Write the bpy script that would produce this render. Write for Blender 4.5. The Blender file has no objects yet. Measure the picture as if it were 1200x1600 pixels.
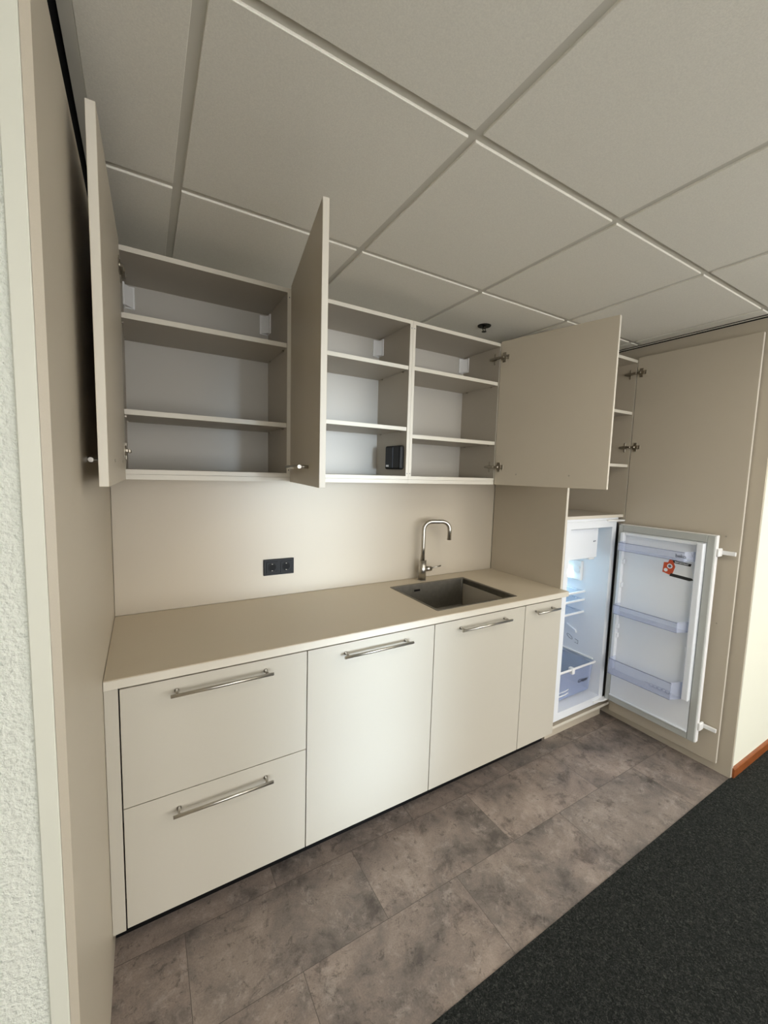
import bpy, bmesh, math, random
from mathutils import Vector, Matrix
random.seed(7)
S = bpy.context.scene
COL = S.collection
pi = math.pi

# ---------------------------------------------------------------- camera, light, exposure
cam_d = bpy.data.cameras.new('camera')
cam_d.sensor_fit = 'VERTICAL'; cam_d.sensor_height = 36.0; cam_d.lens = 14.30
cam_d.clip_start = 0.02
cam = bpy.data.objects.new('camera', cam_d); COL.objects.link(cam)
YAW, PITCH, ROLL = -0.5349, -0.0960, 0.0289
cyw, syw, cpt, spt = math.cos(YAW), math.sin(YAW), math.cos(PITCH), math.sin(PITCH)
fwd = Vector((-syw*cpt, cyw*cpt, spt)); rgt = Vector((cyw, syw, 0)); upv = rgt.cross(fwd)
r2 = rgt*math.cos(ROLL)+upv*math.sin(ROLL); u2 = upv*math.cos(ROLL)-rgt*math.sin(ROLL)
cam.matrix_world = Matrix(((r2.x, u2.x, -fwd.x, 0.1193), (r2.y, u2.y, -fwd.y, -2.0149),
                           (r2.z, u2.z, -fwd.z, 1.6062), (0, 0, 0, 1)))
S.camera = cam

S.view_settings.view_transform = 'Standard'; S.view_settings.look = 'None'
S.view_settings.gamma = 1.0; S.view_settings.use_curve_mapping = False
S.view_settings.exposure = -0.29

w = bpy.data.worlds.new('world'); S.world = w; w.use_nodes = True
w.node_tree.nodes['Background'].inputs[0].default_value = (1.0, 0.99, 0.965, 1)
w.node_tree.nodes['Background'].inputs[1].default_value = 5.2     # overcast daylight outside the rear window
# narrow area light added for a cool daylight band, with no door behind
dl = bpy.data.lights.new('door_daylight', 'AREA'); dl.shape = 'RECTANGLE'; dl.size = 0.55; dl.size_y = 2.0
dl.energy = 4.4; dl.spread = 0.22; dl.color = (0.68, 0.84, 1.0)
dlo = bpy.data.objects.new('door_daylight', dl); COL.objects.link(dlo); dlo.location = (0.98, -4.55, 1.02)
dlo.rotation_euler = (math.radians(90), 0, math.radians(0.5))
LAMP_POWER = 15.5                                                   # emission of the ceiling panels
LAMP_COL = (1.0, 0.945, 0.85)

# ---------------------------------------------------------------- materials
def s2l(c):
    return tuple(((v/255)/12.92 if v/255 <= 0.04045 else ((v/255+0.055)/1.055)**2.4) for v in c)
def mat(name, rgb, rough=0.5, metal=0.0, noise=0.0, nscale=200, bump=0.0, bscale=400, spec=0.5, bdist=0.002):
    m = bpy.data.materials.new(name); m.use_nodes = True
    nt = m.node_tree; b = nt.nodes['Principled BSDF']
    c = s2l(rgb)
    b.inputs['Base Color'].default_value = (*c, 1); b.inputs['Roughness'].default_value = rough
    b.inputs['Metallic'].default_value = metal; b.inputs['Specular IOR Level'].default_value = spec
    tc = nt.nodes.new('ShaderNodeTexCoord')
    if noise:
        n = nt.nodes.new('ShaderNodeTexNoise'); n.inputs['Scale'].default_value = nscale
        n.inputs['Detail'].default_value = 4
        nt.links.new(tc.outputs['Object'], n.inputs['Vector'])
        r = nt.nodes.new('ShaderNodeValToRGB')
        r.color_ramp.elements[0].position = 0.3; r.color_ramp.elements[1].position = 0.7
        r.color_ramp.elements[0].color = (*[v*(1-noise) for v in c], 1)
        r.color_ramp.elements[1].color = (*[min(1, v*(1+noise)) for v in c], 1)
        nt.links.new(n.outputs['Fac'], r.inputs['Fac']); nt.links.new(r.outputs['Color'], b.inputs['Base Color'])
    if bump:
        n2 = nt.nodes.new('ShaderNodeTexNoise'); n2.inputs['Scale'].default_value = bscale
        n2.inputs['Detail'].default_value = 3
        nt.links.new(tc.outputs['Object'], n2.inputs['Vector'])
        bp = nt.nodes.new('ShaderNodeBump'); bp.inputs['Strength'].default_value = bump
        bp.inputs['Distance'].default_value = bdist
        nt.links.new(n2.outputs['Fac'], bp.inputs['Height']); nt.links.new(bp.outputs['Normal'], b.inputs['Normal'])
    return m
def emit(name, rgb, s):
    m = bpy.data.materials.new(name); m.use_nodes = True; nt = m.node_tree
    b = nt.nodes['Principled BSDF']
    b.inputs['Base Color'].default_value = (*rgb, 1)
    b.inputs['Emission Color'].default_value = (*rgb, 1); b.inputs['Emission Strength'].default_value = s
    return m
def clear(name, rgb, alpha, rough=0.15):
    m = bpy.data.materials.new(name); m.use_nodes = True; nt = m.node_tree
    b = nt.nodes['Principled BSDF']
    b.inputs['Base Color'].default_value = (*s2l(rgb), 1); b.inputs['Roughness'].default_value = rough
    out = nt.nodes['Material Output']; t = nt.nodes.new('ShaderNodeBsdfTransparent')
    t.inputs[0].default_value = (0.93, 0.95, 1.0, 1)
    mx = nt.nodes.new('ShaderNodeMixShader'); mx.inputs[0].default_value = alpha
    nt.links.new(t.outputs[0], mx.inputs[1]); nt.links.new(b.outputs[0], mx.inputs[2])
    nt.links.new(mx.outputs[0], out.inputs[0])
    return m

M = {}
M['taupe'] = mat('taupe_laminate', (190, 180, 163), 0.42, noise=0.02, nscale=900, bump=0.05, bscale=1500, bdist=0.0003)
M['front'] = mat('pale_laminate', (194, 189, 177), 0.36, noise=0.015, nscale=900, bump=0.05, bscale=1500, bdist=0.0003)
M['top'] = mat('worktop_laminate', (204, 192, 171), 0.45, noise=0.05, nscale=1400)
M['edge'] = mat('edge_band', (212, 206, 193), 0.4)
M['melamine'] = mat('cabinet_lining', (184, 176, 163), 0.5)
M['backboard'] = mat('grey_back_board', (186, 182, 174), 0.5)
M['white_plastic'] = mat('white_plastic', (236, 236, 236), 0.35)
M['white_gloss'] = mat('fridge_liner', (232, 236, 242), 0.25)
M['gasket'] = mat('grey_gasket', (176, 178, 174), 0.6)
M['dark_gap'] = mat('gap_shade_grey', (52, 54, 56), 0.7)  # dark tone standing in for shade in the gap beside the fridge
M['steel'] = mat('brushed_steel', (190, 186, 178), 0.28, metal=1.0, noise=0.06, nscale=60)
M['sink'] = mat('sink_steel', (128, 124, 115), 0.5, metal=1.0, noise=0.08, nscale=40, bump=0.05, bscale=300, bdist=0.0005)
M['nickel'] = mat('hinge_nickel', (165, 158, 145), 0.3, metal=1.0)
M['dark_metal'] = mat('dark_sprinkler_metal', (60, 58, 52), 0.35, metal=1.0)
M['black'] = mat('black_plastic', (16, 16, 17), 0.45, spec=0.25)
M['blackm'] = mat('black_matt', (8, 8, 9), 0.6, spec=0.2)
M['grey'] = mat('grey_print', (95, 100, 112), 0.6)
M['paper'] = mat('sticker_paper', (236, 236, 236), 0.4)
M['orange'] = mat('sticker_orange', (206, 78, 32), 0.4)
M['ink'] = mat('sticker_ink', (22, 22, 22), 0.4)
M['paint'] = mat('white_trim_paint', (214, 213, 200), 0.45)
M['plaster'] = mat('textured_plaster', (222, 224, 214), 0.8, noise=0.02, nscale=90, bump=1.0, bscale=150, bdist=0.006)
M['wall'] = mat('smooth_white_wall', (226, 226, 212), 0.8)
M['void'] = mat('void_shade_black', (14, 13, 12), 0.95)  # near black so the ceiling gaps look shaded, not a real finish
M['wood'] = mat('orange_varnished_wood', (138, 76, 36), 0.35, noise=0.18, nscale=30)
M['grid'] = mat('ceiling_grid_paint', (212, 208, 197), 0.5)
M['tile'] = mat('mineral_ceiling_tile', (238, 234, 223), 0.9, noise=0.05, nscale=330, bump=0.35, bscale=420, bdist=0.001)
M['lamp'] = emit('lamp_diffuser', LAMP_COL, LAMP_POWER)
M['fridge_lamp'] = emit('fridge_lamp_glow', (0.66, 0.93, 1.0), 150)
M['bin'] = clear('clear_bluish_plastic', (220, 224, 238), 0.22)
M['rim'] = clear('clear_plastic_rim', (150, 156, 178), 0.55)
M['crisp'] = clear('clear_crisper_plastic', (190, 202, 232), 0.36)
M['glass'] = clear('shelf_glass', (225, 240, 248), 0.16, 0.05)

def vinyl():
    m = bpy.data.materials.new('concrete_look_vinyl'); m.use_nodes = True; nt = m.node_tree; L = nt.links.new
    b = nt.nodes['Principled BSDF']; tc = nt.nodes.new('ShaderNodeTexCoord')
    def nz(sc, det, ro=0.6, dist=0.0, off=None):
        n = nt.nodes.new('ShaderNodeTexNoise'); n.inputs['Scale'].default_value = sc
        n.inputs['Detail'].default_value = det; n.inputs['Roughness'].default_value = ro
        n.inputs['Distortion'].default_value = dist
        L(off or tc.outputs['Object'], n.inputs['Vector']); return n.outputs['Fac']
    def ramp(fac, stops):
        r = nt.nodes.new('ShaderNodeValToRGB'); e = r.color_ramp.elements
        e[0].position, e[0].color = stops[0][0], (*stops[0][1], 1); e[1].position, e[1].color = stops[-1][0], (*stops[-1][1], 1)
        for p, c in stops[1:-1]:
            k = e.new(p); k.color = (*c, 1)
        L(fac, r.inputs['Fac']); return r.outputs['Color']
    def mix(a, bb, f, mode='MIX'):
        x = nt.nodes.new('ShaderNodeMix'); x.data_type = 'RGBA'; x.blend_type = mode
        for sock, v in ((x.inputs[6], a), (x.inputs[7], bb), (x.inputs[0], f)):
            if isinstance(v, (int, float)): sock.default_value = v
            elif isinstance(v, tuple): sock.default_value = (*v, 1)
            else: L(v, sock)
        return x.outputs[2]
    # brick texture gives the 0.62 x 0.305 m tiles, half offset
    mp = nt.nodes.new('ShaderNodeMapping'); mp.inputs['Location'].default_value = (-0.205, -0.010, 0)
    L(tc.outputs['Object'], mp.inputs['Vector'])
    br = nt.nodes.new('ShaderNodeTexBrick'); br.offset = 0.5; br.squash = 1
    br.inputs['Scale'].default_value = 1; br.inputs['Brick Width'].default_value = 0.64
    br.inputs['Row Height'].default_value = 0.305; br.inputs['Mortar Size'].default_value = 0.0011
    br.inputs['Mortar Smooth'].default_value = 0.3
    br.inputs['Color1'].default_value = (0, 0, 0, 1); br.inputs['Color2'].default_value = (1, 1, 1, 1)
    br.inputs['Mortar'].default_value = (0.5, 0.5, 0.5, 1)
    L(mp.outputs['Vector'], br.inputs['Vector'])
    sep = nt.nodes.new('ShaderNodeSeparateColor'); L(br.outputs['Color'], sep.inputs[0])
    # shift the pattern per tile
    vm = nt.nodes.new('ShaderNodeVectorMath'); vm.operation = 'MULTIPLY_ADD'
    L(br.outputs['Color'], vm.inputs[0]); vm.inputs[1].default_value = (3.1, 1.7, 5.0); L(tc.outputs['Object'], vm.inputs[2])
    off = vm.outputs[0]
    base = ramp(nz(4.2, 10, 0.68, 0.3, off), [(0.34, s2l((96, 91, 88))), (0.45, s2l((136, 128, 123))), (0.55, s2l((155, 144, 137))), (0.68, s2l((176, 164, 156)))])
    tint = ramp(sep.outputs[0], [(0.0, s2l((205, 203, 200))), (1.0, s2l((232, 222, 216)))])
    c = mix(base, tint, 0.7, 'MULTIPLY')
    stain = ramp(nz(6.5, 13, 0.78, 0.3, off), [(0.37, (0.6, 0.6, 0.6)), (0.46, (0, 0, 0))])
    c = mix(c, s2l((66, 58, 55)), stain)
    spots = ramp(nz(24, 10, 0.85, 0.5, off), [(0.40, (0.55, 0.55, 0.55)), (0.445, (0, 0, 0))])
    pale = ramp(nz(11, 11, 0.8, 0.3, off), [(0.53, (0, 0, 0)), (0.64, (0.4, 0.4, 0.4))])
    c = mix(c, s2l((188, 176, 168)), pale)
    c = mix(c, s2l((60, 54, 52)), spots)
    c = mix(c, s2l((86, 78, 73)), br.outputs['Fac'])
    fine = nz(180, 3, 0.6)
    c = mix(c, ramp(fine, [(0.3, (0.85, 0.85, 0.85)), (0.7, (1.1, 1.1, 1.1))]), 1.0, 'MULTIPLY')
    L(c, b.inputs['Base Color']); b.inputs['Roughness'].default_value = 0.5
    bp = nt.nodes.new('ShaderNodeBump'); bp.inputs['Strength'].default_value = 0.25; bp.inputs['Distance'].default_value = 0.002
    L(nz(40, 6), bp.inputs['Height']); L(bp.outputs[0], b.inputs['Normal'])
    return m
def carpet_mat():
    m = bpy.data.materials.new('charcoal_carpet'); m.use_nodes = True; nt = m.node_tree; L = nt.links.new
    b = nt.nodes['Principled BSDF']; tc = nt.nodes.new('ShaderNodeTexCoord')
    mp = nt.nodes.new('ShaderNodeMapping'); mp.inputs['Scale'].default_value = (1, 1, 1)
    L(tc.outputs['Object'], mp.inputs['Vector'])
    n = nt.nodes.new('ShaderNodeTexNoise'); n.inputs['Scale'].default_value = 135; n.inputs['Detail'].default_value = 5
    n.inputs['Roughness'].default_value = 0.75; n.inputs['Distortion'].default_value = 1.2
    L(mp.outputs[0], n.inputs['Vector'])
    r = nt.nodes.new('ShaderNodeValToRGB'); e = r.color_ramp.elements
    e[0].position = 0.32; e[0].color = (*s2l((22, 24, 24)), 1); e[1].position = 0.74; e[1].color = (*s2l((98, 100, 95)), 1)
    k = e.new(0.52); k.color = (*s2l((48, 50, 49)), 1)
    L(n.outputs['Fac'], r.inputs['Fac']); L(r.outputs[0], b.inputs['Base Color']); b.inputs['Roughness'].default_value = 1
    b.inputs['Specular IOR Level'].default_value = 0.05
    bp = nt.nodes.new('ShaderNodeBump'); bp.inputs['Strength'].default_value = 1.0; bp.inputs['Distance'].default_value = 0.006
    L(n.outputs['Fac'], bp.inputs['Height']); L(bp.outputs[0], b.inputs['Normal'])
    return m
M['vinyl'] = vinyl(); M['carpet'] = carpet_mat()

# ---------------------------------------------------------------- mesh helpers
class MB:
    """collects shapes into ONE mesh"""
    def __init__(s): s.bm = bmesh.new()
    def box(s, x0, x1, y0, y1, z0, z1, bev=0.0, seg=1):
        t = bmesh.new(); bmesh.ops.create_cube(t, size=1)
        for v in t.verts:
            v.co = Vector(((x0+x1)/2+v.co.x*(x1-x0), (y0+y1)/2+v.co.y*(y1-y0), (z0+z1)/2+v.co.z*(z1-z0)))
        if bev: bmesh.ops.bevel(t, geom=t.edges[:], offset=bev, segments=seg, affect='EDGES', profile=0.5)
        s._add(t); return s
    def _add(s, t, mtx=None, smooth=False):
        if mtx is not None: bmesh.ops.transform(t, matrix=mtx, verts=t.verts)
        if smooth:
            for f in t.faces: f.smooth = True
        me = bpy.data.meshes.new('tmp'); t.to_mesh(me); t.free(); s.bm.from_mesh(me); bpy.data.meshes.remove(me)
    def cyl(s, a, b, r, r2=None, n=24, smooth=True, bev=0.0):
        a, b = Vector(a), Vector(b); d = b-a; t = bmesh.new()
        bmesh.ops.create_cone(t, cap_ends=True, cap_tris=False, segments=n, radius1=r, radius2=r if r2 is None else r2, depth=d.length)
        if bev:
            ed = [e for e in t.edges if abs(e.verts[0].co.z-e.verts[1].co.z) < 1e-6]
            bmesh.ops.bevel(t, geom=ed, offset=bev, segments=2, affect='EDGES')
        t.normal_update()
        if smooth:
            for f in t.faces:
                if len(f.verts) == 4 and abs(f.normal.z) < 0.2+0.8*(r2 is not None): f.smooth = True
        q = d.to_track_quat('Z', 'Y').to_matrix().to_4x4()
        s._add(t, Matrix.Translation((a+b)/2) @ q); return s
    def tube(s, pts, r, n=20):
        pts = [Vector(p) for p in pts]; t = bmesh.new(); rings = []; up = None
        for i, p in enumerate(pts):
            d = (pts[min(i+1, len(pts)-1)]-pts[max(i-1, 0)]).normalized()
            if up is None: up = d.orthogonal().normalized()
            up = (up-d*up.dot(d)).normalized(); sd = d.cross(up)
            rings.append([t.verts.new(p+(up*math.cos(2*pi*k/n)+sd*math.sin(2*pi*k/n))*r) for k in range(n)])
        for a, b in zip(rings, rings[1:]):
            for k in range(n):
                f = t.faces.new((a[k], a[(k+1) % n], b[(k+1) % n], b[k])); f.smooth = True
        t.faces.new(rings[0][::-1]); t.faces.new(rings[-1]); s._add(t); return s
    def prism(s, poly, axis, a, b, bev=0.0):
        """poly of 2D points extruded along axis from a to b (axis 'x': (y,z); 'y': (x,z); 'z': (x,y))"""
        t = bmesh.new()
        def P(p, h): return {'x': (h, p[0], p[1]), 'y': (p[0], h, p[1]), 'z': (p[0], p[1], h)}[axis]
        A = [t.verts.new(P(p, a)) for p in poly]; B = [t.verts.new(P(p, b)) for p in poly]
        t.faces.new(A); t.faces.new(B[::-1])
        for i in range(len(poly)):
            j = (i+1) % len(poly); t.faces.new((A[j], A[i], B[i], B[j]))
        bmesh.ops.recalc_face_normals(t, faces=t.faces[:])
        if bev: bmesh.ops.bevel(t, geom=t.edges[:], offset=bev, segments=1, affect='EDGES')
        s._add(t); return s
    def mesh(s, me, mtx):
        t = bmesh.new(); t.from_mesh(me); s._add(t, mtx); return s
    def sphere(s, c, r, sc=(1, 1, 1), n=16):
        t = bmesh.new(); bmesh.ops.create_uvsphere(t, u_segments=n, v_segments=n//2, radius=r)
        s._add(t, Matrix.Translation(c) @ Matrix.Diagonal((*sc, 1)), True); return s
    def build(s, name, m, parent=None, loc=(0, 0, 0), rz=0.0):
        me = bpy.data.meshes.new(name); s.bm.to_mesh(me); s.bm.free()
        me.materials.append(M[m] if isinstance(m, str) else m)
        o = bpy.data.objects.new(name, me); COL.objects.link(o)
        o.location = loc; o.rotation_euler.z = rz
        if parent is not None: o.parent = parent
        return o
def tag(o, label, cat, group=None, kind=None):
    if label: o['label'] = label
    if cat: o['category'] = cat
    if group: o['group'] = group
    if kind: o['kind'] = kind
    return o
def thing(name, label, cat, loc=(0, 0, 0), rz=0.0, group=None):
    o = bpy.data.objects.new(name, None); COL.objects.link(o); o.empty_display_size = 0.05
    o.location = loc; o.rotation_euler.z = rz
    return tag(o, label, cat, group)
def struct(o, label, cat='wall'):
    return tag(o, label, cat, None, 'structure')
def text_mesh(body, size, bold=0.0):
    c = bpy.data.curves.new('lettering', 'FONT'); c.body = body; c.size = size; c.align_x = 'CENTER'; c.align_y = 'CENTER'
    c.offset = bold
    o = bpy.data.objects.new('lettering', c); COL.objects.link(o)
    dg = bpy.context.evaluated_depsgraph_get(); me = bpy.data.meshes.new_from_object(o.evaluated_get(dg))
    bpy.data.objects.remove(o); bpy.data.curves.remove(c); return me

# ---------------------------------------------------------------- dimensions (metres; back wall y=0, left panel x=0)
CZ = 2.450          # underside of ceiling tiles
ALC = -1.210        # front plane of the alcove
XR = 2.836          # right alcove panel
W = 2.187           # tall cabinet's left side
TX, TY, TP = 0.229, -0.541, 0.627

# ---------------------------------------------------------------- room shell
struct(MB().box(0, XR, ALC, 0.14, -0.03, 0).build('floor', 'vinyl'), 'grey brown concrete look vinyl floor in front of the cupboards', 'floor')
struct(MB().box(-2.6, 6.6, -4.6, ALC, -0.03, 0.003).build('floor', 'carpet'), 'charcoal loop carpet in the lower right of the room', 'carpet')
struct(MB().box(-0.0, XR+0.12, 0.016, 0.14, 0, CZ+0.1).build('wall_back', 'wall'), 'wall behind the cupboards', 'wall')
struct(MB().box(-0.013, 0.0, ALC-0.005, 0.016, 0.0, 2.372).build('wall_left', 'taupe'), 'tall taupe panel lining the left side of the alcove', 'wall')
struct(MB().box(XR, XR+0.012, ALC-0.003, 0.016, 0.0, 2.436).build('wall_right', 'taupe'), 'tall taupe panel lining the right side of the alcove', 'wall')
struct(MB().box(-2.6, -0.040, ALC, ALC+0.12, 0, CZ+0.05).build('wall_front_left', 'plaster'), 'white rough plaster wall at the left edge', 'wall')
struct(MB().box(-0.040, -0.0135, ALC-0.006, ALC+0.12, 0, CZ+0.05, 0.0015).build('trim_1', 'paint'), 'smooth white corner strip between plaster wall and taupe panel', 'trim')
struct(MB().box(XR+0.013, 6.6, ALC, ALC+0.12, 0, CZ+0.05).build('wall_front_right', 'wall'), 'smooth white wall right of the alcove', 'wall')
struct(MB().box(XR+0.013, XR+0.022, ALC-0.004, ALC, 0, CZ).build('trim_2', 'paint'), 'thin white edge bead beside the right taupe panel', 'trim')
struct(MB().prism([(ALC, 0.003), (ALC-0.014, 0.003), (ALC-0.014, 0.05), (ALC-0.010, 0.056), (ALC, 0.056)], 'x', XR+0.016, 6.6).build('baseboard_right', 'wood'),
       'low orange varnished wooden skirting under the white wall', 'skirting')
# void linings coloured near black, putting the gaps' shade into the colour
struct(MB().box(-0.42, -0.40, ALC+0.12, 0.14, 0, CZ+0.1).build('wall_shade_lining', 'void'), 'near-black lining painted as shade above the left taupe panel', 'wall')
struct(MB().box(-0.40, -0.0, 0.10, 0.14, 0, CZ+0.1).build('wall_shade_lining', 'void'), 'near-black lining painted as shade above the left taupe panel', 'wall')
struct(MB().box(XR+0.11, XR+0.13, ALC+0.12, 0.14, 0, CZ+0.1).build('wall_shade_lining', 'void'), 'near-black lining painted as shade above the right taupe panel', 'wall')
struct(MB().box(-0.40, 0.0, ALC+0.12, 0.10, CZ+0.006, CZ+0.05).build('wall_shade_lining', 'void'), 'near-black lining painted as shade above the left taupe panel', 'wall')
struct(MB().box(-0.40, -0.014, ALC+0.121, ALC+0.13, 0, CZ+0.006).build('wall_shade_lining', 'void'), 'near-black lining painted as shade above the left taupe panel', 'wall')
struct(MB().box(XR+0.0025, XR+0.012, ALC, 0.014, 2.4365, CZ+0.006).build('wall_shade_lining', 'void'), 'near-black strip painted as shade in the gap over the right taupe panel', 'wall')  # black strip added to darken this gap like shade
# the rest of the room behind the camera
struct(MB().box(-2.72, -2.6, -4.6, ALC, 0, CZ+0.1).build('wall_side_left', 'wall'), 'white side wall of the room', 'wall')
struct(MB().box(6.6, 6.72, -4.6, ALC, 0, CZ+0.1).build('wall_side_right', 'wall'), 'white side wall of the room', 'wall')
rw = MB()
rw.box(-2.72, -1.0, -4.72, -4.6, 0, CZ+0.1); rw.box(5.2, 6.72, -4.72, -4.6, 0, CZ+0.1)
rw.box(-1.0, 5.2, -4.72, -4.6, 0, 0.35); rw.box(-1.0, 5.2, -4.72, -4.6, 2.30, CZ+0.1)
struct(rw.build('wall_rear', 'wall'), 'rear wall of the room with a wide window', 'wall')
wf = MB()
for x in (-1.0, 0.55, 2.1, 3.6, 5.15): wf.box(x, x+0.05, -4.69, -4.63, 0.35, 2.30)
wf.box(-1.0, 5.2, -4.69, -4.63, 0.35, 0.40); wf.box(-1.0, 5.2, -4.69, -4.63, 2.25, 2.30)
struct(wf.build('window_1', 'paint'), 'wide white window frame in the rear wall', 'window')

# ceiling: tegular tiles proud of the grid
LAMPS = [(3, 3), (6, 3), (3, 6), (6, 6), (9, 3), (9, 6)]     # (column, row) cells that hold a lamp panel
ct = MB(); G = 0.0125
for i in range(-5, 12):
    for j in range(-2, 9):
        x0, x1 = TX+(i-1)*TP+G, TX+i*TP-G
        y0, y1 = TY-j*TP+G, TY-(j-1)*TP-G
        if (i, j) in LAMPS: continue
        al = x1 > 0.03 and x0 < XR-0.01
        ytop = 0.010 if al else ALC-0.002
        y1 = min(y1, ytop); y0 = max(y0, -4.58)
        if i in (0,) and y1 > ALC: x0 = max(x0, 0.027)
        if y1 > ALC and x1 > XR-0.014: x1 = min(x1, XR-0.014)
        x0 = max(x0, -2.58); x1 = min(x1, 6.58)
        if y0 < ALC < y1 and (x0 < 0.0 or x1 > XR): y1 = min(y1, ALC-0.002) if not (x0 > 0 and x1 < XR) else y1
        if y1-y0 < 0.02 or x1-x0 < 0.02: continue
        ct.box(x0, x1, y0, y1, CZ, CZ+0.02, 0.0012)
ceil = struct(ct.build('ceiling', 'tile'), 'suspended ceiling of square mineral tiles', 'ceiling')
cg = MB(); cg.box(-2.6, 6.6, -4.6, ALC, CZ+0.0065, CZ+0.05); cg.box(0.001, XR, ALC, 0.016, CZ+0.0065, CZ+0.05)
cg.build('ceiling_grid', 'grid', ceil)
struct(MB().box(0.002, 0.0265, ALC, 0.014, CZ-0.002, CZ+0.004).build('trim_3', 'grid'), 'ceiling edge angle along the left alcove side', 'trim')
struct(MB().box(XR-0.013, XR-0.002, ALC, 0.014, CZ+0.0025, CZ+0.006).build('trim_4', 'grid'), 'ceiling edge angle along the right alcove side', 'trim')
struct(MB().box(XR-0.004, XR+0.002, ALC, 0.014, 2.4430, 2.4475).build('trim_5', 'grid'), 'thin bead in the shadow gap over the right panel', 'trim')

# lamps in the ceiling of the room (behind the viewpoint)
lamp0 = None
for n, (i, j) in enumerate(LAMPS):
    x, y = TX+(i-0.5)*TP, TY-(j-0.5)*TP
    if lamp0 is None:
        lamp0 = thing('ceiling_light', None, 'light', (x, y, CZ), group='flat square lamp panels in the ceiling')
        h = TP/2-0.013
        f = MB()
        for a, b, c, d in ((-h, h, -h, -h+0.02), (-h, h, h-0.02, h), (-h, -h+0.02, -h+0.02, h-0.02), (h-0.02, h, -h+0.02, h-0.02)):
            f.box(a, b, c, d, -0.004, 0.006)
        f.build('frame', 'white_plastic', lamp0)
        MB().box(-h+0.02, h-0.02, -h+0.02, h-0.02, -0.001, 0.004).build('diffuser', 'lamp', lamp0)
        r = lamp0
    else:
        r = lamp0.copy(); COL.objects.link(r); r.location = (x, y, CZ)
        for ch in lamp0.children:
            c = ch.copy(); COL.objects.link(c); c.parent = r
    r['label'] = 'flat square lamp panel set in the ceiling of the room, behind the viewpoint'

# sprinkler
sp = thing('fire_sprinkler', 'small dark round sprinkler head hanging from the ceiling above the wall cupboards', 'sprinkler', (1.800, -0.231, CZ))
MB().cyl((0, 0, -0.004), (0, 0, 0.0), 0.036, 0.038, 32).build('rosette', 'dark_metal', sp)
s_ = MB().cyl((0, 0, -0.016), (0, 0, -0.003), 0.010)
for a in (0, pi): s_.tube([(0.009*math.cos(a), 0.009*math.sin(a), -0.014), (0.012*math.cos(a), 0, -0.022), (0.003*math.cos(a), 0, -0.031)], 0.0018, 8)
s_.build('nozzle', 'dark_metal', sp)
MB().cyl((0, 0, -0.034), (0, 0, -0.031), 0.013, n=20).build('deflector', 'dark_metal', sp)

# ---------------------------------------------------------------- backsplash
tag(MB().box(0.002, W-0.001, 0.0, 0.012, 0.967, 1.555).build('backsplash', 'taupe'), 'plain taupe splashback panel between worktop and wall cupboards', 'splashback')

# ---------------------------------------------------------------- base units
YF = -0.605
FB, FT = 0.120, 0.930
def bar_handle(parent, cx, y, z, length, name='handle'):
    """horizontal bar handle on a front whose face is at y (towards -y), local coordinates of parent"""
    h = MB(); h.cyl((cx-length/2, y-0.036, z), (cx+length/2, y-0.036, z), 0.0058, n=20, bev=0.0008)
    for s in (-1, 1):
        px = cx+s*(length/2-0.0195 if length > 0.25 else length/2-0.028)
        h.cyl((px, y-0.031, z), (px, y, z), 0.0055, n=16)
        h.cyl((px, y-0.0015, z), (px, y, z), 0.0075, n=16)
    o = h.build(name, 'steel', parent); o['label'] = 'brushed steel bar handle'; return o
def carcass(parent, x0, x1, y0, y1, z0, z1, th=0.018, name='body', m='melamine', back=False):
    b = MB()
    b.box(x0, x0+th, y0, y1, z0, z1); b.box(x1-th, x1, y0, y1, z0, z1)
    b.box(x0+th, x1-th, y0, y1, z0, z0+th); b.box(x0+th, x1-th, y0, y1, z1-th, z1)
    if back: b.box(x0+th, x1-th, y1-0.008, y1-0.001, z0+th, z1-th)
    return b.build(name, m, parent)
def base_unit(x0, x1, label, fronts, body_x1=None, name='base_cabinet', sink=False):
    t = thing(name, label, 'cabinet', (x0, 0, 0))
    bx = (body_x1 or x1)-x0
    if sink:
        b = MB(); b.box(0.001, 0.019, YF+0.021, -0.012, FB, 0.934); b.box(bx-0.019, bx-0.001, YF+0.021, -0.012, FB, 0.934)
        b.box(0.019, bx-0.019, YF+0.021, -0.012, FB, FB+0.018); b.box(0.019, bx-0.019, YF+0.021, YF+0.040, 0.85, 0.934)
        b.box(0.019, bx-0.019, -0.020, -0.012, FB+0.018, 0.934); b.build('body', 'melamine', t)
    else: carcass(t, 0.001, bx-0.001, YF+0.021, -0.012, FB, 0.934, back=True)
    w_ = x1-x0
    for (z0, z1, nm, hz, hl) in fronts:
        d = MB().box(0.0019, w_-0.0019, YF, YF+0.0185, z0+0.0016, z1-0.0016, 0.0006).build(nm, 'front', t)
        bar_handle(d, w_/2, YF, hz, hl)
    return t
pl = thing('filler_panel', 'narrow pale filler strip left of the two drawers', 'panel', (0.001, YF, 0))
MB().box(0, 0.036, 0, 0.019, 0.117, 0.933, 0.0006).build('strip', 'front', pl)
MB().box(0, 0.016, 0.020, 0.10, 0.117, 0.933).build('batten', 'melamine', pl)
base_unit(0.039, 0.637, 'pale base cupboard with two wide drawers at the left end', [(FB, 0.535, 'drawer', 0.478, 0.324), (0.535, FT, 'drawer', 0.888, 0.324)])
base_unit(0.637, 1.240, 'brightest pale base cupboard front, between the drawers and the sink cupboard', [(FB, FT, 'door', 0.887, 0.324)])
base_unit(1.240, 1.840, 'pale base cupboard with one wide door directly under the sink', [(FB, FT, 'door', 0.887, 0.330)], sink=True)
base_unit(1.840, 2.141, 'narrow pale base cupboard right of the sink, next to the fridge', [(FB, FT, 'door', 0.889, 0.186)], body_x1=2.168)
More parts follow.
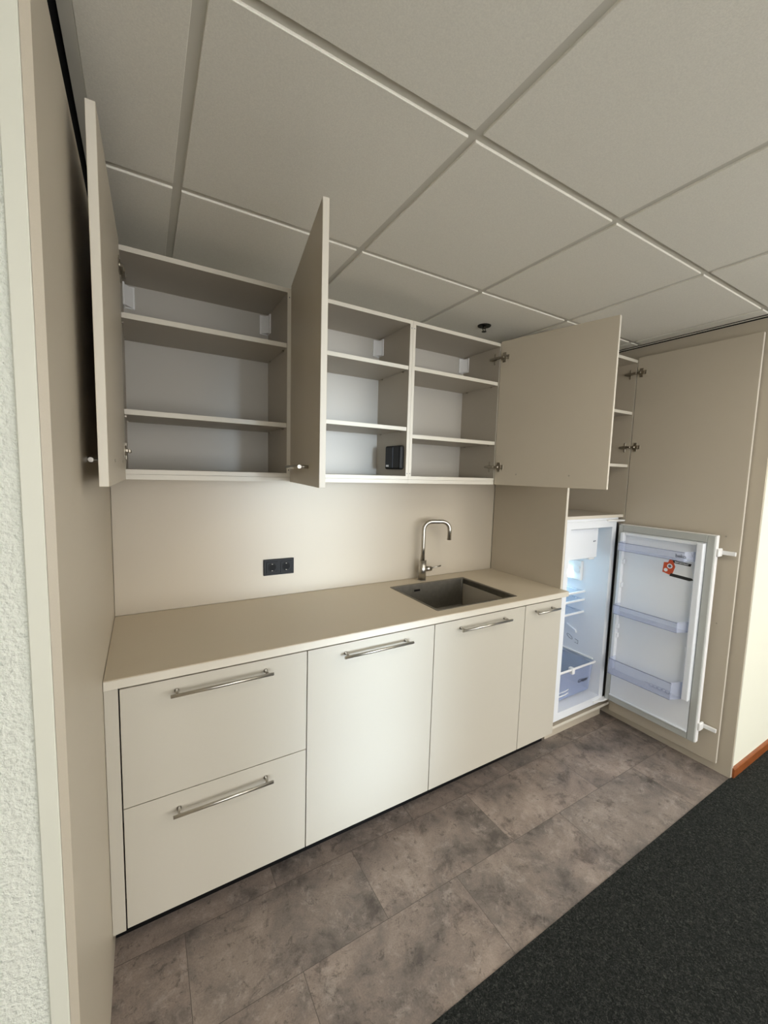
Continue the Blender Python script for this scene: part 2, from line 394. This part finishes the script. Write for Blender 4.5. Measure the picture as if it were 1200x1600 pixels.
tag(MB().box(0.001, W-0.003, -0.505, -0.490, 0.0, 0.117).build('plinth', 'blackm'), 'dark recessed plinth under the base cupboards', 'plinth')

# ---------------------------------------------------------------- worktop with sink cut-out
ZT, ZB_ = 0.966, 0.937
SX0, SX1, SY0, SY1 = 1.297, 1.836, -0.550, -0.113
t = bmesh.new()
ox = [(0.0015, -0.612), (W-0.0, -0.612), (W-0.0, -0.5585), (W-0.0015, -0.5585), (W-0.0015, -0.001), (0.0015, -0.001)]
# build as grid of cells around the hole, one mesh, shared verts
xs = [0.0015, SX0+0.008, SX1-0.008, W-0.0015]; ys = [-0.612, SY0+0.008, SY1-0.008, -0.001]
V = {}
def vv(i, j, k):
    key = (i, j, k)
    if key not in V: V[key] = t.verts.new((xs[i], ys[j], (ZB_, ZT)[k]))
    return V[key]
for i in range(3):
    for j in range(3):
        if (i, j) == (1, 1): continue
        t.faces.new([vv(i, j, 1), vv(i+1, j, 1), vv(i+1, j+1, 1), vv(i, j+1, 1)])
        t.faces.new([vv(i, j, 0), vv(i, j+1, 0), vv(i+1, j+1, 0), vv(i+1, j, 0)])
for (a, b) in [((0, 0), (1, 0)), ((1, 0), (2, 0)), ((2, 0), (3, 0)), ((3, 0), (3, 1)), ((3, 1), (3, 2)), ((3, 2), (3, 3)),
               ((3, 3), (2, 3)), ((2, 3), (1, 3)), ((1, 3), (0, 3)), ((0, 3), (0, 2)), ((0, 2), (0, 1)), ((0, 1), (0, 0)),
               ((1, 1), (1, 2)), ((1, 2), (2, 2)), ((2, 2), (2, 1)), ((2, 1), (1, 1))]:
    t.faces.new([vv(*a, 0), vv(*b, 0), vv(*b, 1), vv(*a, 1)])
bmesh.ops.recalc_face_normals(t, faces=t.faces[:])
ed = [e for e in t.edges if all(abs(v.co.z-ZT) < 1e-5 and abs(v.co.y+0.612) < 1e-5 for v in e.verts)]
bmesh.ops.bevel(t, geom=ed, offset=0.0018, segments=3, affect='EDGES')
wt = MB(); wt.bm.free(); wt.bm = t
wto = thing('worktop', 'long straight taupe worktop with a paler front edge, over the base cupboards', 'worktop', (0, 0, 0))
wt.build('slab', 'top', wto)
eb = MB().box(0.0015, W-0.0015, -0.6135, -0.6120, ZB_, ZT-0.0015).build('edge_band', 'edge', wto); eb['label'] = 'pale front edge'

# ---------------------------------------------------------------- sink
sk = thing('sink', 'square brushed steel sink set into the worktop', 'sink', ((SX0+SX1)/2, (SY0+SY1)/2, ZT))
hx, hy = (SX1-SX0)/2, (SY1-SY0)/2
def rrect(hx, hy, r, n=6):
    o = []
    for cx, cy, a0 in ((hx-r, hy-r, 0), (-hx+r, hy-r, pi/2), (-hx+r, -hy+r, pi), (hx-r, -hy+r, 1.5*pi)):
        for k in range(n+1):
            a = a0+pi/2*k/n; o.append((cx+r*math.cos(a), cy+r*math.sin(a)))
    return o
t = bmesh.new()
loops = []
for (a, b, r, z) in ((hx, hy, 0.008, 0.0002), (hx, hy, 0.008, 0.0012), (hx-0.010, hy-0.010, 0.010, 0.0012), (hx-0.0125, hy-0.0125, 0.012, -0.002),
                     (hx-0.014, hy-0.014, 0.014, -0.165), (hx-0.024, hy-0.024, 0.014, -0.178), (0.06, 0.06, 0.0595, -0.183)):
    loops.append([t.verts.new((x, y, z)) for x, y in rrect(a, b, r)])
N = len(loops[0])
for a, b in zip(loops, loops[1:]):
    for k in range(N): t.faces.new((a[k], a[(k+1) % N], b[(k+1) % N], b[k]))
t.faces.new(loops[-1])
bmesh.ops.recalc_face_normals(t, faces=t.faces[:])
for f in t.faces:
    if f.calc_area() < 0.004: f.smooth = False
mb = MB(); mb.bm.free(); mb.bm = t
bs = mb.build('basin', 'sink', sk)
md = bs.modifiers.new('s', 'SOLIDIFY'); md.thickness = 0.001; md.offset = -1
ov = MB(); ov.box(-0.028, 0.028, -0.002, 0.0, -0.011, 0.011, 0.0008)
ovo = ov.build('overflow', 'sink', sk, (0.0-0.09, hy-0.0135, -0.035))
MB().box(-0.021, 0.021, -0.0026, -0.0018, -0.006, 0.006).build('slot', 'blackm', ovo)
dr = MB().cyl((0, 0, -0.183), (0, 0, -0.1795), 0.044, n=32, bev=0.001).build('drain', 'steel', sk)
MB().cyl((0, 0, -0.1796), (0, 0, -0.177), 0.030, n=28, bev=0.001).build('drain_plug', 'sink', dr)

# ---------------------------------------------------------------- faucet
fc = thing('faucet', 'tall brushed steel swan neck tap behind the sink', 'faucet', (1.560, -0.057, ZT))
MB().cyl((0, 0, 0), (0, 0, 0.003), 0.026, n=32).cyl((0, 0, 0.003), (0, 0, 0.122), 0.0235, n=40).build('base_body', 'steel', fc)
ang = -0.30      # spout points mostly along the wall, slightly forwards
dx, dy = math.cos(ang), math.sin(ang)
R_, TOPZ, OUT = 0.050, 0.356, 0.165
pts = [(0, 0, 0.12), (0, 0, 0.2), (0, 0, TOPZ-R_)]
for k in range(1, 9):
    a = pi/2*k/8; pts.append((dx*R_*(1-math.cos(a)), dy*R_*(1-math.cos(a)), TOPZ-R_+R_*math.sin(a)))
for k in range(0, 9):
    a = pi/2*k/8; q = OUT-R_+R_*math.sin(a); pts.append((dx*q, dy*q, TOPZ-R_+R_*math.cos(a)))
pts.append((dx*OUT, dy*OUT, 0.245))
MB().tube(pts, 0.0125, 24).build('spout', 'steel', fc)
lv = MB().cyl((0.020, 0, 0.066), (0.062, -0.004, 0.066), 0.016, n=24, bev=0.001).build('lever_hub', 'steel', fc)
MB().cyl((0.056, -0.004, 0.068), (0.125, -0.02, 0.080), 0.0045, n=14).build('lever', 'steel', lv)

# ---------------------------------------------------------------- double socket
so = thing('double_socket', 'black double power socket on the splashback', 'socket', (0.700, 0, 1.118))
MB().box(-0.077, 0.077, -0.0095, 0, -0.0405, 0.0405, 0.002, 2).build('frame', 'black', so)
for s in (-1, 1):
    t = MB().box(-0.0285, 0.0285, -0.012, -0.009, -0.029, 0.029, 0.001)
    t.cyl((0, -0.0122, 0), (0, -0.0135, 0), 0.0225, 0.021, 32)
    c = t.build('socket_insert', 'black', so, (s*0.0355, 0, 0))
    w_ = MB().cyl((0, -0.0137, 0), (0, -0.0134, 0), 0.0185, n=32)
    w_.build('socket_well', 'blackm', c)
    for k in (-1, 1):
        MB().cyl((k*0.0095, -0.0142, 0), (k*0.0095, -0.0136, 0), 0.0028, n=12).build('contact_hole', 'blackm', c)
        MB().box(-0.003, 0.003, -0.0145, -0.0136, k*0.0165-0.001, k*0.0165+0.001).build('earth_contact', 'steel', c)

# ---------------------------------------------------------------- hinge (concealed cup hinge)
def hinge(parent, hx, hy, z, side, ang):
    """hinge whose pivot is at (hx,hy); side=-1: cabinet side panel lies to the left of the pivot's cabinet interior...
    cabinet plate on the inner face of the side panel, door plate on the door's inner face"""
    h = MB()
    # plate on the side panel (inner face at x=hx), interior is on 'side'
    x0, x1 = sorted((hx, hx+side*0.004))
    h.box(x0, x1, hy+0.030, hy+0.040, z-0.030, z+0.030, 0.001)
    h.box(x0, x1, hy+0.020, hy+0.055, z-0.009, z+0.009, 0.001)
    x0, x1 = sorted((hx+side*0.003, hx+side*0.017))
    h.box(x0, x1, hy-0.006, hy+0.062, z-0.006, z+0.006, 0.0015)
    h.cyl((hx+side*0.016, hy+0.030, z), (hx+side*0.019, hy+0.030, z), 0.004, n=12)
    h.cyl((hx+side*0.016, hy+0.048, z), (hx+side*0.019, hy+0.048, z), 0.004, n=12)
    return h
def door_hinge_plate(h, side):
    """in the door's local frame: door runs along +x from hinge, inner face at y=+0"""

def make_door(root, name, hx, hy, z0, z1, length, ang, mirror, hinges, handle_z, mname='taupe', handle=True, screws=True, hl=0.32, th=0.019, label=None):
    """local door frame: +x from hinge edge to free edge; inner face on local y=0 side (inner normal = +y*mirror), outer at y=-th*mirror"""
    b = MB()
    y0, y1 = sorted((0, -th*mirror))
    b.box(0, length, y0, y1, z0, z1, 0.0008)
    d = b.build(name, mname, root, (hx, hy, 0), ang)
    e = MB(); e.box(length-0.0003, length+0.0008, y0+0.0008, y1-0.0008, z0+0.0008, z1-0.0008).build('edge_band', 'edge', d)
    for z in hinges:
        h = MB(); m_ = mirror
        ya, yb = sorted((0, 0.002*m_)); h.box(0.008, 0.052, ya, yb, z-0.012, z+0.012, 0.0005)
        h.box(0.014, 0.034, ya, yb, z-0.027, z+0.027, 0.0005)
        h.cyl((0.024, 0, z), (0.024, 0.005*m_, z), 0.0165, n=24)
        ya, yb = sorted((0.001*m_, 0.012*m_)); h.box(-0.004, 0.024, ya, yb, z-0.006, z+0.006, 0.002)
        h.build('hinge_cup', 'nickel', d)
    if handle:
        cx = 0.2745; h = MB(); yo = -th*mirror; s = -mirror
        h.cyl((cx-hl/2, yo+s*0.031, handle_z), (cx+hl/2, yo+s*0.031, handle_z), 0.006, n=20, bev=0.0008)
        for k in (-1, 1): h.cyl((cx+k*0.1425, yo, handle_z), (cx+k*0.1425, yo+s*0.029, handle_z), 0.0055, n=14)
        o = h.build('handle', 'steel', d); o['label'] = 'brushed steel bar handle'
    if screws:
        for k in (-1, 1): MB().cyl((0.2745+k*0.1425, 0, handle_z), (0.2745+k*0.1425, mirror*0.0012, handle_z), 0.0042, n=14).build('screw', 'nickel', d)
    return d

# ---------------------------------------------------------------- wall cabinets
UF, UB, UTOP = -0.312, -0.001, 2.342
U0 = 1.557
def corner_cover(t, x, side):
    """white plastic cover over the hanging bracket, in the back corner; side=+1 when the side panel is to the right"""
    h = MB(); z0, z1 = 2.232, 2.318
    xa, xb = sorted((x, x-side*0.040)); h.box(xa, xb, -0.019, -0.010, z0, z1, 0.0015)
    xa, xb = sorted((x, x-side*0.007)); h.box(xa, xb, -0.062, -0.019, z0, z1, 0.0015)
    h.prism([(x-side*0.034, -0.019), (x-side*0.007, -0.019), (x-side*0.007, -0.052)], 'z', z0+0.004, z1-0.006)
    return h.build('bracket_cover', 'white_plastic', t)
def wall_unit(x0, x1, shelves, label, hinge_left, hinge_z=(1.657, 2.262)):
    t = thing('wall_cabinet', label, 'wall cabinet', (x0, 0, 0), group=None)
    w_ = x1-x0; th = 0.0165
    b = MB(); zb = U0+0.019
    b.box(0.0003, th, UF, UB-0.012, zb, UTOP); b.box(w_-th, w_-0.0003, UF, UB-0.012, zb, UTOP)
    b.box(th, w_-th, UF, UB-0.012, zb, zb+0.017); b.box(th, w_-th, UF, UB-0.012, UTOP-0.017, UTOP)
    b.build('body', 'melamine', t)
    MB().box(0.0003, w_-0.0003, UB-0.0115, UB-0.0045, zb, UTOP).build('back_panel', 'backboard', t)
    e = MB(); f0, f1 = UF-0.0009, UF-0.0001
    e.box(0.0006, th, f0, f1, zb, UTOP); e.box(w_-th, w_-0.0006, f0, f1, zb, UTOP)
    e.box(th, w_-th, f0, f1, zb, zb+0.017); e.box(th, w_-th, f0, f1, UTOP-0.017, UTOP)
    e.build('edge_band', 'edge', t)
    for z0, z1 in shelves:
        s = MB().box(th+0.001, w_-th-0.001, UF+0.004, UB-0.014, z0, z1).build('shelf', 'melamine', t)
        MB().box(th+0.001, w_-th-0.001, UF+0.0032, UF+0.004, z0, z1).build('edge_band', 'edge', s)
        for xx in (th, w_-th-0.006):
            for yy in (UF+0.045, UB-0.06): MB().box(xx, xx+0.006, yy, yy+0.01, z0-0.006, z0).build('shelf_pin', 'nickel', s)
    corner_cover(t, w_-th, 1); corner_cover(t, th, -1)
    for z in hinge_z:
        if hinge_left is None: break
        h = hinge(t, th if hinge_left else w_-th, UF, z, 1 if hinge_left else -1, 0)
        h.build('hinge', 'nickel', t)
    sx = th/2 if not hinge_left else w_-th/2
    for zz in (zb+0.030, UTOP-0.035): MB().cyl((sx, f0-0.0002, zz), (sx, UF, zz), 0.0025, n=10).build('screw', 'grey', t)
    # light rail board beneath
    MB().box(0.0003, w_-0.0003, UF-0.0006, UB-0.012, U0, U0+0.0182).build('bottom_board', 'edge', t)
    return t
UX = (0.050, 0.659, 1.263, 1.868)
u1 = wall_unit(UX[0], UX[1], [(2.108, 2.126), (1.784, 1.802)], 'left wall cupboard with three empty compartments, its door open against the left panel', True)
u2_ = wall_unit(UX[1], UX[2], [(2.110, 2.128), (1.816, 1.834)], 'middle wall cupboard with open door and a black box inside', True)
u3 = wall_unit(UX[2], UX[3], [(2.113, 2.131), (1.782, 1.801)], 'right wall cupboard open with its door swung to the right', False)
a1 = math.atan2(-0.578, -0.010)
make_door(u1, 'door', 0.0165, UF-0.012, U0, 2.350, 0.590, math.atan2(-0.58, -0.0135), 1, (1.657, 2.262), 1.618)
make_door(u2_, 'door', 0.0150, UF-0.012, U0, 2.350, 0.588, math.atan2(-0.575, -0.097), 1, (1.657, 2.262), 1.618)
make_door(u3, 'door', 1.853-UX[2], UF-0.006, U0, 2.350, 0.594, math.atan2(-0.567, 0.142), -1, (1.657, 2.262), 1.618)
# narrow closed unit up to the tall cabinet
u4 = thing('wall_cabinet', 'narrow closed wall cupboard behind the right open door, against the tall cupboard', 'wall cabinet', (UX[3]+0.001, 0, 0))
w4 = W-UX[3]-0.003
carcass(u4, 0, w4, UF, UB-0.004, U0, UTOP, back=True)
MB().box(0.002, w4-0.002, UF-0.020, UF-0.001, U0, 2.350, 0.0007).build('door', 'taupe', u4)

# black box fixed to the side of the middle cupboard
bb = thing('control_box', 'small black plastic box fixed to the side inside the middle wall cupboard', 'box', (UX[2]-0.0165, -0.226, 1.685))
t = MB().box(-0.030, 0, -0.072, 0.072, -0.060, 0.060, 0.010, 4).build('housing', 'black', bb)
MB().box(-0.0315, -0.0295, -0.010, -0.008, -0.052, 0.052).build('ridge', 'grey', bb)
MB().box(-0.0308, -0.0298, 0.030, 0.056, -0.047, -0.037).build('label_plate', 'paper', bb)

# ---------------------------------------------------------------- tall cabinet
TY0 = -0.556; TT = 2.350
tc = thing('tall_cabinet', 'tall taupe cupboard around the fridge at the right, its full height door wide open', 'tall cabinet', (W, 0, 0))
tw = 0.618   # outer width
b = MB()
b.box(0.0, 0.018, TY0, -0.004, 0.095, TT+0.085)
b.box(tw-0.018, tw, TY0, -0.004, 0.095, TT)
b.box(0.018, tw-0.018, TY0, -0.004, 0.095, 0.113); b.box(0.018, tw-0.018, TY0, -0.004, TT-0.018, TT)
b.build('body', 'taupe', tc)
MB().box(0.0182, tw-0.0182, -0.012, -0.005, 0.113, TT-0.018).build('back_panel', 'backboard', tc)
e = MB(); e.box(0.0003, 0.0177, TY0-0.0008, TY0-0.0001, 0.0955, TT+0.084); e.box(tw-0.0177, tw-0.0003, TY0-0.0008, TY0-0.0001, 0.095, TT)
e.box(0.0185, tw-0.0185, TY0-0.0008, TY0-0.0001, 0.0955, 0.1125); e.box(0.0185, tw-0.0185, TY0-0.0008, TY0-0.0001, TT-0.0175, TT-0.0005)
e.build('edge_band', 'edge', tc)
for z0, z1 in ((2.015, 2.033), (1.686, 1.704), (1.366, 1.384)):
    s = MB().box(0.0185, tw-0.0185, -0.548, -0.013, z0, z1).build('shelf', 'melamine', tc)
    MB().box(0.0185, tw-0.0185, -0.549, -0.5482, z0, z1).build('edge_band', 'edge', s)
for z in (0.30, 1.811, 2.268):
    hinge(tc, tw-0.018, TY0, z, -1, 0).build('hinge', 'nickel', tc)
make_door(tc, 'door', 0.6005, TY0-0.005, 0.058, 2.362, 0.592, math.atan2(-0.592, 0.017), -1, (0.30, 1.811, 2.268), 1.2, mname='taupe', handle=False, screws=False)
dd = [c for c in tc.children if c.name.startswith('door')][0]
for z in (0.839, 1.320): MB().cyl((0.530, 0, z), (0.530, -0.0015, z), 0.004, n=12).build('screw', 'nickel', dd)
MB().box(0.022, tw-0.022, -0.505, -0.489, 0.0, 0.094).build('plinth', 'taupe', tc)

# ---------------------------------------------------------------- built-in fridge
FX0, FX1, FZ0, FZ1 = 2.212, 2.752, 0.135, 1.350
fr = thing('fridge', 'white built-in fridge with its door open and the light on, in the tall cupboard', 'fridge', (FX0, 0, 0))
fw = FX1-FX0
ix0, ix1, iz0, iz1 = 0.040, 0.466, 0.185, 1.308       # cavity in local x / z
YFB = -0.553
b = MB()
b.box(0, ix0, YFB, -0.03, FZ0, FZ1); b.box(ix1, fw-0.030, YFB+0.006, -0.03, FZ0, FZ1)
b.box(ix0, ix1, YFB, -0.03, FZ0, iz0); b.box(ix0, ix1, YFB, -0.03, iz1, FZ1); b.box(ix0, ix1, -0.06, -0.03, iz0, iz1)
b.box(0.002, fw-0.002, -0.540, -0.1, FZ1, 1.3645)
b.build('cabinet_shell', 'white_gloss', fr)
MB().box(ix1+0.012, fw-0.001, YFB+0.010, YFB+0.055, FZ0+0.02, FZ1-0.02).build('gap_shade_strip', 'dark_gap', fr)  # strip filling the open gap, its shade put into the colour
# freezer compartment
fz = MB().box(ix0+0.002, 0.376, -0.50, -0.08, 1.110, 1.300, 0.004, 2).build('freezer_compartment', 'white_gloss', fr)
fd = MB().box(ix0+0.001, 0.378, -0.512, -0.501, 1.112, 1.298, 0.003, 2).build('freezer_door', 'white_gloss', fr)
mk = MB(); mk.prism([(0.330, 1.212), (0.346, 1.212), (0.338, 1.224)], 'y', -0.5128, -0.5118); mk.box(0.349, 0.356, -0.5128, -0.5118, 1.213, 1.222)
mk.build('mark', 'grey', fd)
MB().box(0.31, 0.37, -0.505, -0.46, 1.098, 1.110, 0.003).build('latch', 'white_plastic', fd)
# thermostat and lamp on the right wall
th_ = MB(); th_.box(ix1-0.028, ix1, -0.375, -0.245, 0.915, 1.050, 0.008, 2)
tb = th_.build('thermostat_housing', 'white_plastic', fr)
MB().cyl((ix1-0.040, -0.350, 0.990), (ix1-0.027, -0.350, 0.990), 0.024, n=28, bev=0.002).build('dial', 'white_plastic', tb)
MB().box(ix1-0.034, ix1-0.0275, -0.300, -0.256, 0.930, 0.985, 0.002).build('lamp_cover', 'fridge_lamp', tb)
# glass shelves
for z in (0.852, 0.795, 0.711):
    g = MB().box(ix0+0.004, ix1-0.004, -0.395, -0.07, z-0.004, z).build('glass_shelf', 'glass', fr)
    MB().box(ix0+0.003, ix1-0.003, -0.404, -0.395, z-0.009, z+0.004, 0.0015).build('front_trim', 'white_plastic', g)
    MB().box(ix1-0.016, ix1-0.0005, -0.34, -0.10, z-0.012, z-0.005).build('support_rib', 'white_gloss', g)
# crisper with glass lid
lid = MB().box(ix0+0.004, ix1-0.004, -0.505, -0.07, 0.398, 0.402).build('crisper_lid', 'glass', fr)
MB().box(ix0+0.003, ix1-0.003, -0.514, -0.505, 0.393, 0.406, 0.002).build('front_trim', 'white_plastic', lid)
MB().box(0.205, 0.232, -0.522, -0.490, 0.372, 0.412, 0.004, 2).build('clip', 'white_plastic', lid)
MB().box(ix1-0.012, ix1-0.0005, -0.49, -0.10, 0.407, 0.415).build('side_trim', 'white_plastic', lid)
def tray(x0, x1, y0, y1, z0, z1, slope, th=0.0025):
    m_ = MB()
    m_.box(x0, x1, y0+slope, y1, z0, z0+th)
    m_.prism([(y0, z1), (y0+th, z1), (y0+slope+th, z0), (y0+slope, z0)], 'x', x0, x1)
    m_.box(x0, x1, y1-th, y1, z0+th, z1); m_.box(x0, x0+th, y0+slope+th, y1-th, z0+th, z1); m_.box(x1-th, x1, y0+slope+th, y1-th, z0+th, z1)
    return m_
cr = tray(ix0+0.012, ix1-0.012, -0.498, -0.09, 0.197, 0.388, 0.018).build('crisper_drawer', 'crisp', fr)
for k in range(2): MB().tube([(0.06, -0.492+0.012, 0.222+k*0.024), (0.20, -0.4925+0.010, 0.222+k*0.024), (0.235, -0.4925+0.010, 0.228+k*0.024)], 0.0035, 8).build('grip_ridge', 'white_plastic', cr)
tm = text_mesh('Crisper', 0.034, 0.0006)
MB().mesh(tm, Matrix.Translation((0.372, -0.4915, 0.287)) @ Matrix.Rotation(pi/2+0.09, 4, 'X')).build('lettering', 'ink', cr)
# rib and bottle mark on the right wall
MB().prism([(-0.36, 0.545), (-0.29, 0.575), (-0.285, 0.590), (-0.355, 0.562)], 'x', ix1-0.012, ix1-0.0005).build('wall_rib', 'white_gloss', fr)
mk = MB()
mk.tube([(ix1-0.0008, -0.31+0.022*math.cos(a/16*2*pi), 0.500+0.011*math.sin(a/16*2*pi)+0.010*math.cos(a/16*2*pi)) for a in range(17)], 0.0012, 6)
mk.tube([(ix1-0.0008, -0.35, 0.472), (ix1-0.0008, -0.375, 0.468), (ix1-0.0008, -0.375, 0.492), (ix1-0.0008, -0.35, 0.497)], 0.0012, 6)
mk.build('bottle_mark', 'grey', fr)
# hinge brackets top and bottom
for z0, nm in ((1.344, 'top'), (0.152, 'bottom')):
    MB().prism([(0.395, -0.545), (0.545, -0.545), (0.545, -0.580), (0.470, -0.578), (0.395, -0.560)], 'z', z0, z0+0.010, 0.002).build('hinge_bracket', 'white_plastic', fr)

# fridge door (open, parallel to the tall door)
DX = 2.722-FX0
D0, D1 = -0.562, -1.078
dz0, dz1 = 0.157, 1.326
fdoor = MB().box(DX+0.012, DX+0.042, D1, D0, dz0, dz1, 0.004, 2).build('door', 'white_plastic', fr)
g = MB()
gx0, gx1 = DX, DX+0.0115
g.box(gx0, gx1, D1+0.003, D1+0.040, dz0+0.003, dz1-0.003, 0.003); g.box(gx0, gx1, D0-0.028, D0-0.001, dz0+0.003, dz1-0.003, 0.003)
g.box(gx0, gx1, D1+0.040, D0-0.028, dz1-0.044, dz1-0.003, 0.003); g.box(gx0, gx1, D1+0.040, D0-0.028, dz0+0.003, dz0+0.040, 0.003)
g.build('gasket', 'gasket', fdoor)
l = MB()
ly0, ly1 = D1+0.042, D0-0.030            # liner span in y
l.box(DX+0.002, DX+0.0115, ly0, ly1, dz0+0.042, dz1-0.046, 0.002)
l.box(DX-0.030, DX+0.002, ly0, ly0+0.034, 0.385, dz1-0.048, 0.006, 2)
l.box(DX-0.030, DX+0.002, ly1-0.022, ly1, 0.385, dz1-0.048, 0.006, 2)
l.box(DX-0.016, DX+0.002, ly0+0.034, ly1-0.022, dz1-0.066, dz1-0.048, 0.004, 2)
l.box(DX-0.006, DX+0.002, ly0, ly1, dz0+0.042, dz0+0.052, 0.002)
for z in (1.08, 0.93, 0.66, 0.60):
    l.box(DX-0.024, DX, ly0+0.032, ly0+0.040, z, z+0.030, 0.002); l.box(DX-0.024, DX, ly1-0.030, ly1-0.020, z, z+0.030, 0.002)
l.build('liner', 'white_gloss', fdoor)
def door_bin(z0, z1, depth, name='door_bin'):
    yR, yL = ly0+0.036, ly1-0.020
    xb = DX+0.001; xf = DX-depth; f = 0.030; th = 0.003
    m_ = MB()
    m_.prism([(xf, yL), (xf, yR+f), (xb, yR), (xb, yL)], 'z', z0, z0+th)
    m_.prism([(xf, yL), (xf, yR+f), (xf+th, yR+f), (xf+th, yL)], 'z', z0+th, z1)
    m_.prism([(xf, yR+f), (xb-0.004, yR), (xb-0.004, yR+th), (xf+th, yR+f+th)], 'z', z0+th, z1+0.004)
    m_.box(xf+th, xb-0.004, yL-th, yL, z0+th, z1+0.004)
    o = m_.build(name, 'bin', fdoor)
    MB().box(xf-0.001, xf+th+0.0005, yR+f, yL, z1-0.001, z1+0.002).build('rim', 'rim', o)
    MB().box(xf-0.001, xf+th+0.0005, yR+f, yL, z0-0.0005, z0+0.0015).build('rim', 'rim', o)
    return o, xf
b1, xf1 = door_bin(1.170, 1.220, 0.078)
b2, xf2 = door_bin(0.768, 0.824, 0.078)
b3, xf3 = door_bin(0.378, 0.474, 0.078)
tm = text_mesh('beko', 0.026, 0.0006)
rotx = Matrix.Rotation(-pi/2, 4, 'Z') @ Matrix.Rotation(pi/2, 4, 'X')
MB().mesh(tm, Matrix.Translation((xf1-0.0006, -0.955, 1.197)) @ rotx).build('lettering', 'grey', b1)
mk = MB()
for k, y in enumerate((-0.870, -0.893, -0.916, -0.938, -0.958)):
    mk.tube([(xf3-0.0006, y+0.010*math.cos(a/14*2*pi), 0.418+0.010*math.sin(a/14*2*pi)) for a in range(14 if k % 2 else 15)], 0.0011, 6)
mk.box(xf3-0.0009, xf3-0.0003, -0.855, -0.830, 0.4225, 0.4245)
mk.build('embossed_mark', 'rim', b3)
# sticker on the liner
SXF = DX+0.0015
sk_ = MB().prism([(-0.838, 1.080), (-0.842, 1.138), (-0.862, 1.141), (-0.868, 1.156), (-0.975, 1.150), (-0.992, 1.072), (-0.985, 1.066), (-0.868, 1.068)], 'x', SXF-0.0008, SXF).build('sticker', 'paper', fdoor)
MB().prism([(-0.836, 1.078), (-0.840, 1.136), (-0.862, 1.139), (-0.868, 1.157), (-0.884, 1.157), (-0.900, 1.120), (-0.890, 1.080), (-0.876, 1.068)], 'x', SXF-0.0014, SXF-0.0008).build('orange_badge', 'orange', sk_)
MB().prism([(-0.882, 1.157), (-0.978, 1.151), (-0.974, 1.136), (-0.892, 1.140)], 'x', SXF-0.0016, SXF-0.0009).build('black_band', 'ink', sk_)
MB().prism([(-0.880, 1.079), (-0.985, 1.072), (-0.997, 1.064), (-0.975, 1.055), (-0.874, 1.062)], 'x', SXF-0.0016, SXF-0.0009).build('black_band', 'ink', sk_)
MB().cyl((SXF-0.0018, -0.872, 1.118), (SXF-0.0012, -0.872, 1.118), 0.014, n=24).build('white_disc', 'paper', sk_)
MB().cyl((SXF-0.0018, -0.853, 1.093), (SXF-0.0012, -0.853, 1.093), 0.010, n=24).build('white_disc', 'paper', sk_)
MB().cyl((SXF-0.0023, -0.872, 1.118), (SXF-0.0017, -0.872, 1.118), 0.008, n=24).build('grey_disc', 'grey', sk_)
tm = text_mesh('IMPORTANT', 0.0125, 0.0003)
MB().mesh(tm, Matrix.Translation((SXF-0.0018, -0.930, 1.1455)) @ rotx @ Matrix.Rotation(-0.05, 4, 'Z')).build('lettering', 'paper', sk_)
# sliding brackets joining the fridge door to the cupboard door
for z in (1.232, 0.250):
    s = MB(); s.box(DX+0.016, DX+0.060, D1-0.012, D1+0.0005, z-0.020, z+0.024, 0.003)
    s.box(DX+0.056, DX+0.068, D1-0.070, D1-0.004, z-0.010, z+0.012, 0.003, 2)
    s.build('slide_bracket', 'white_plastic', fdoor)
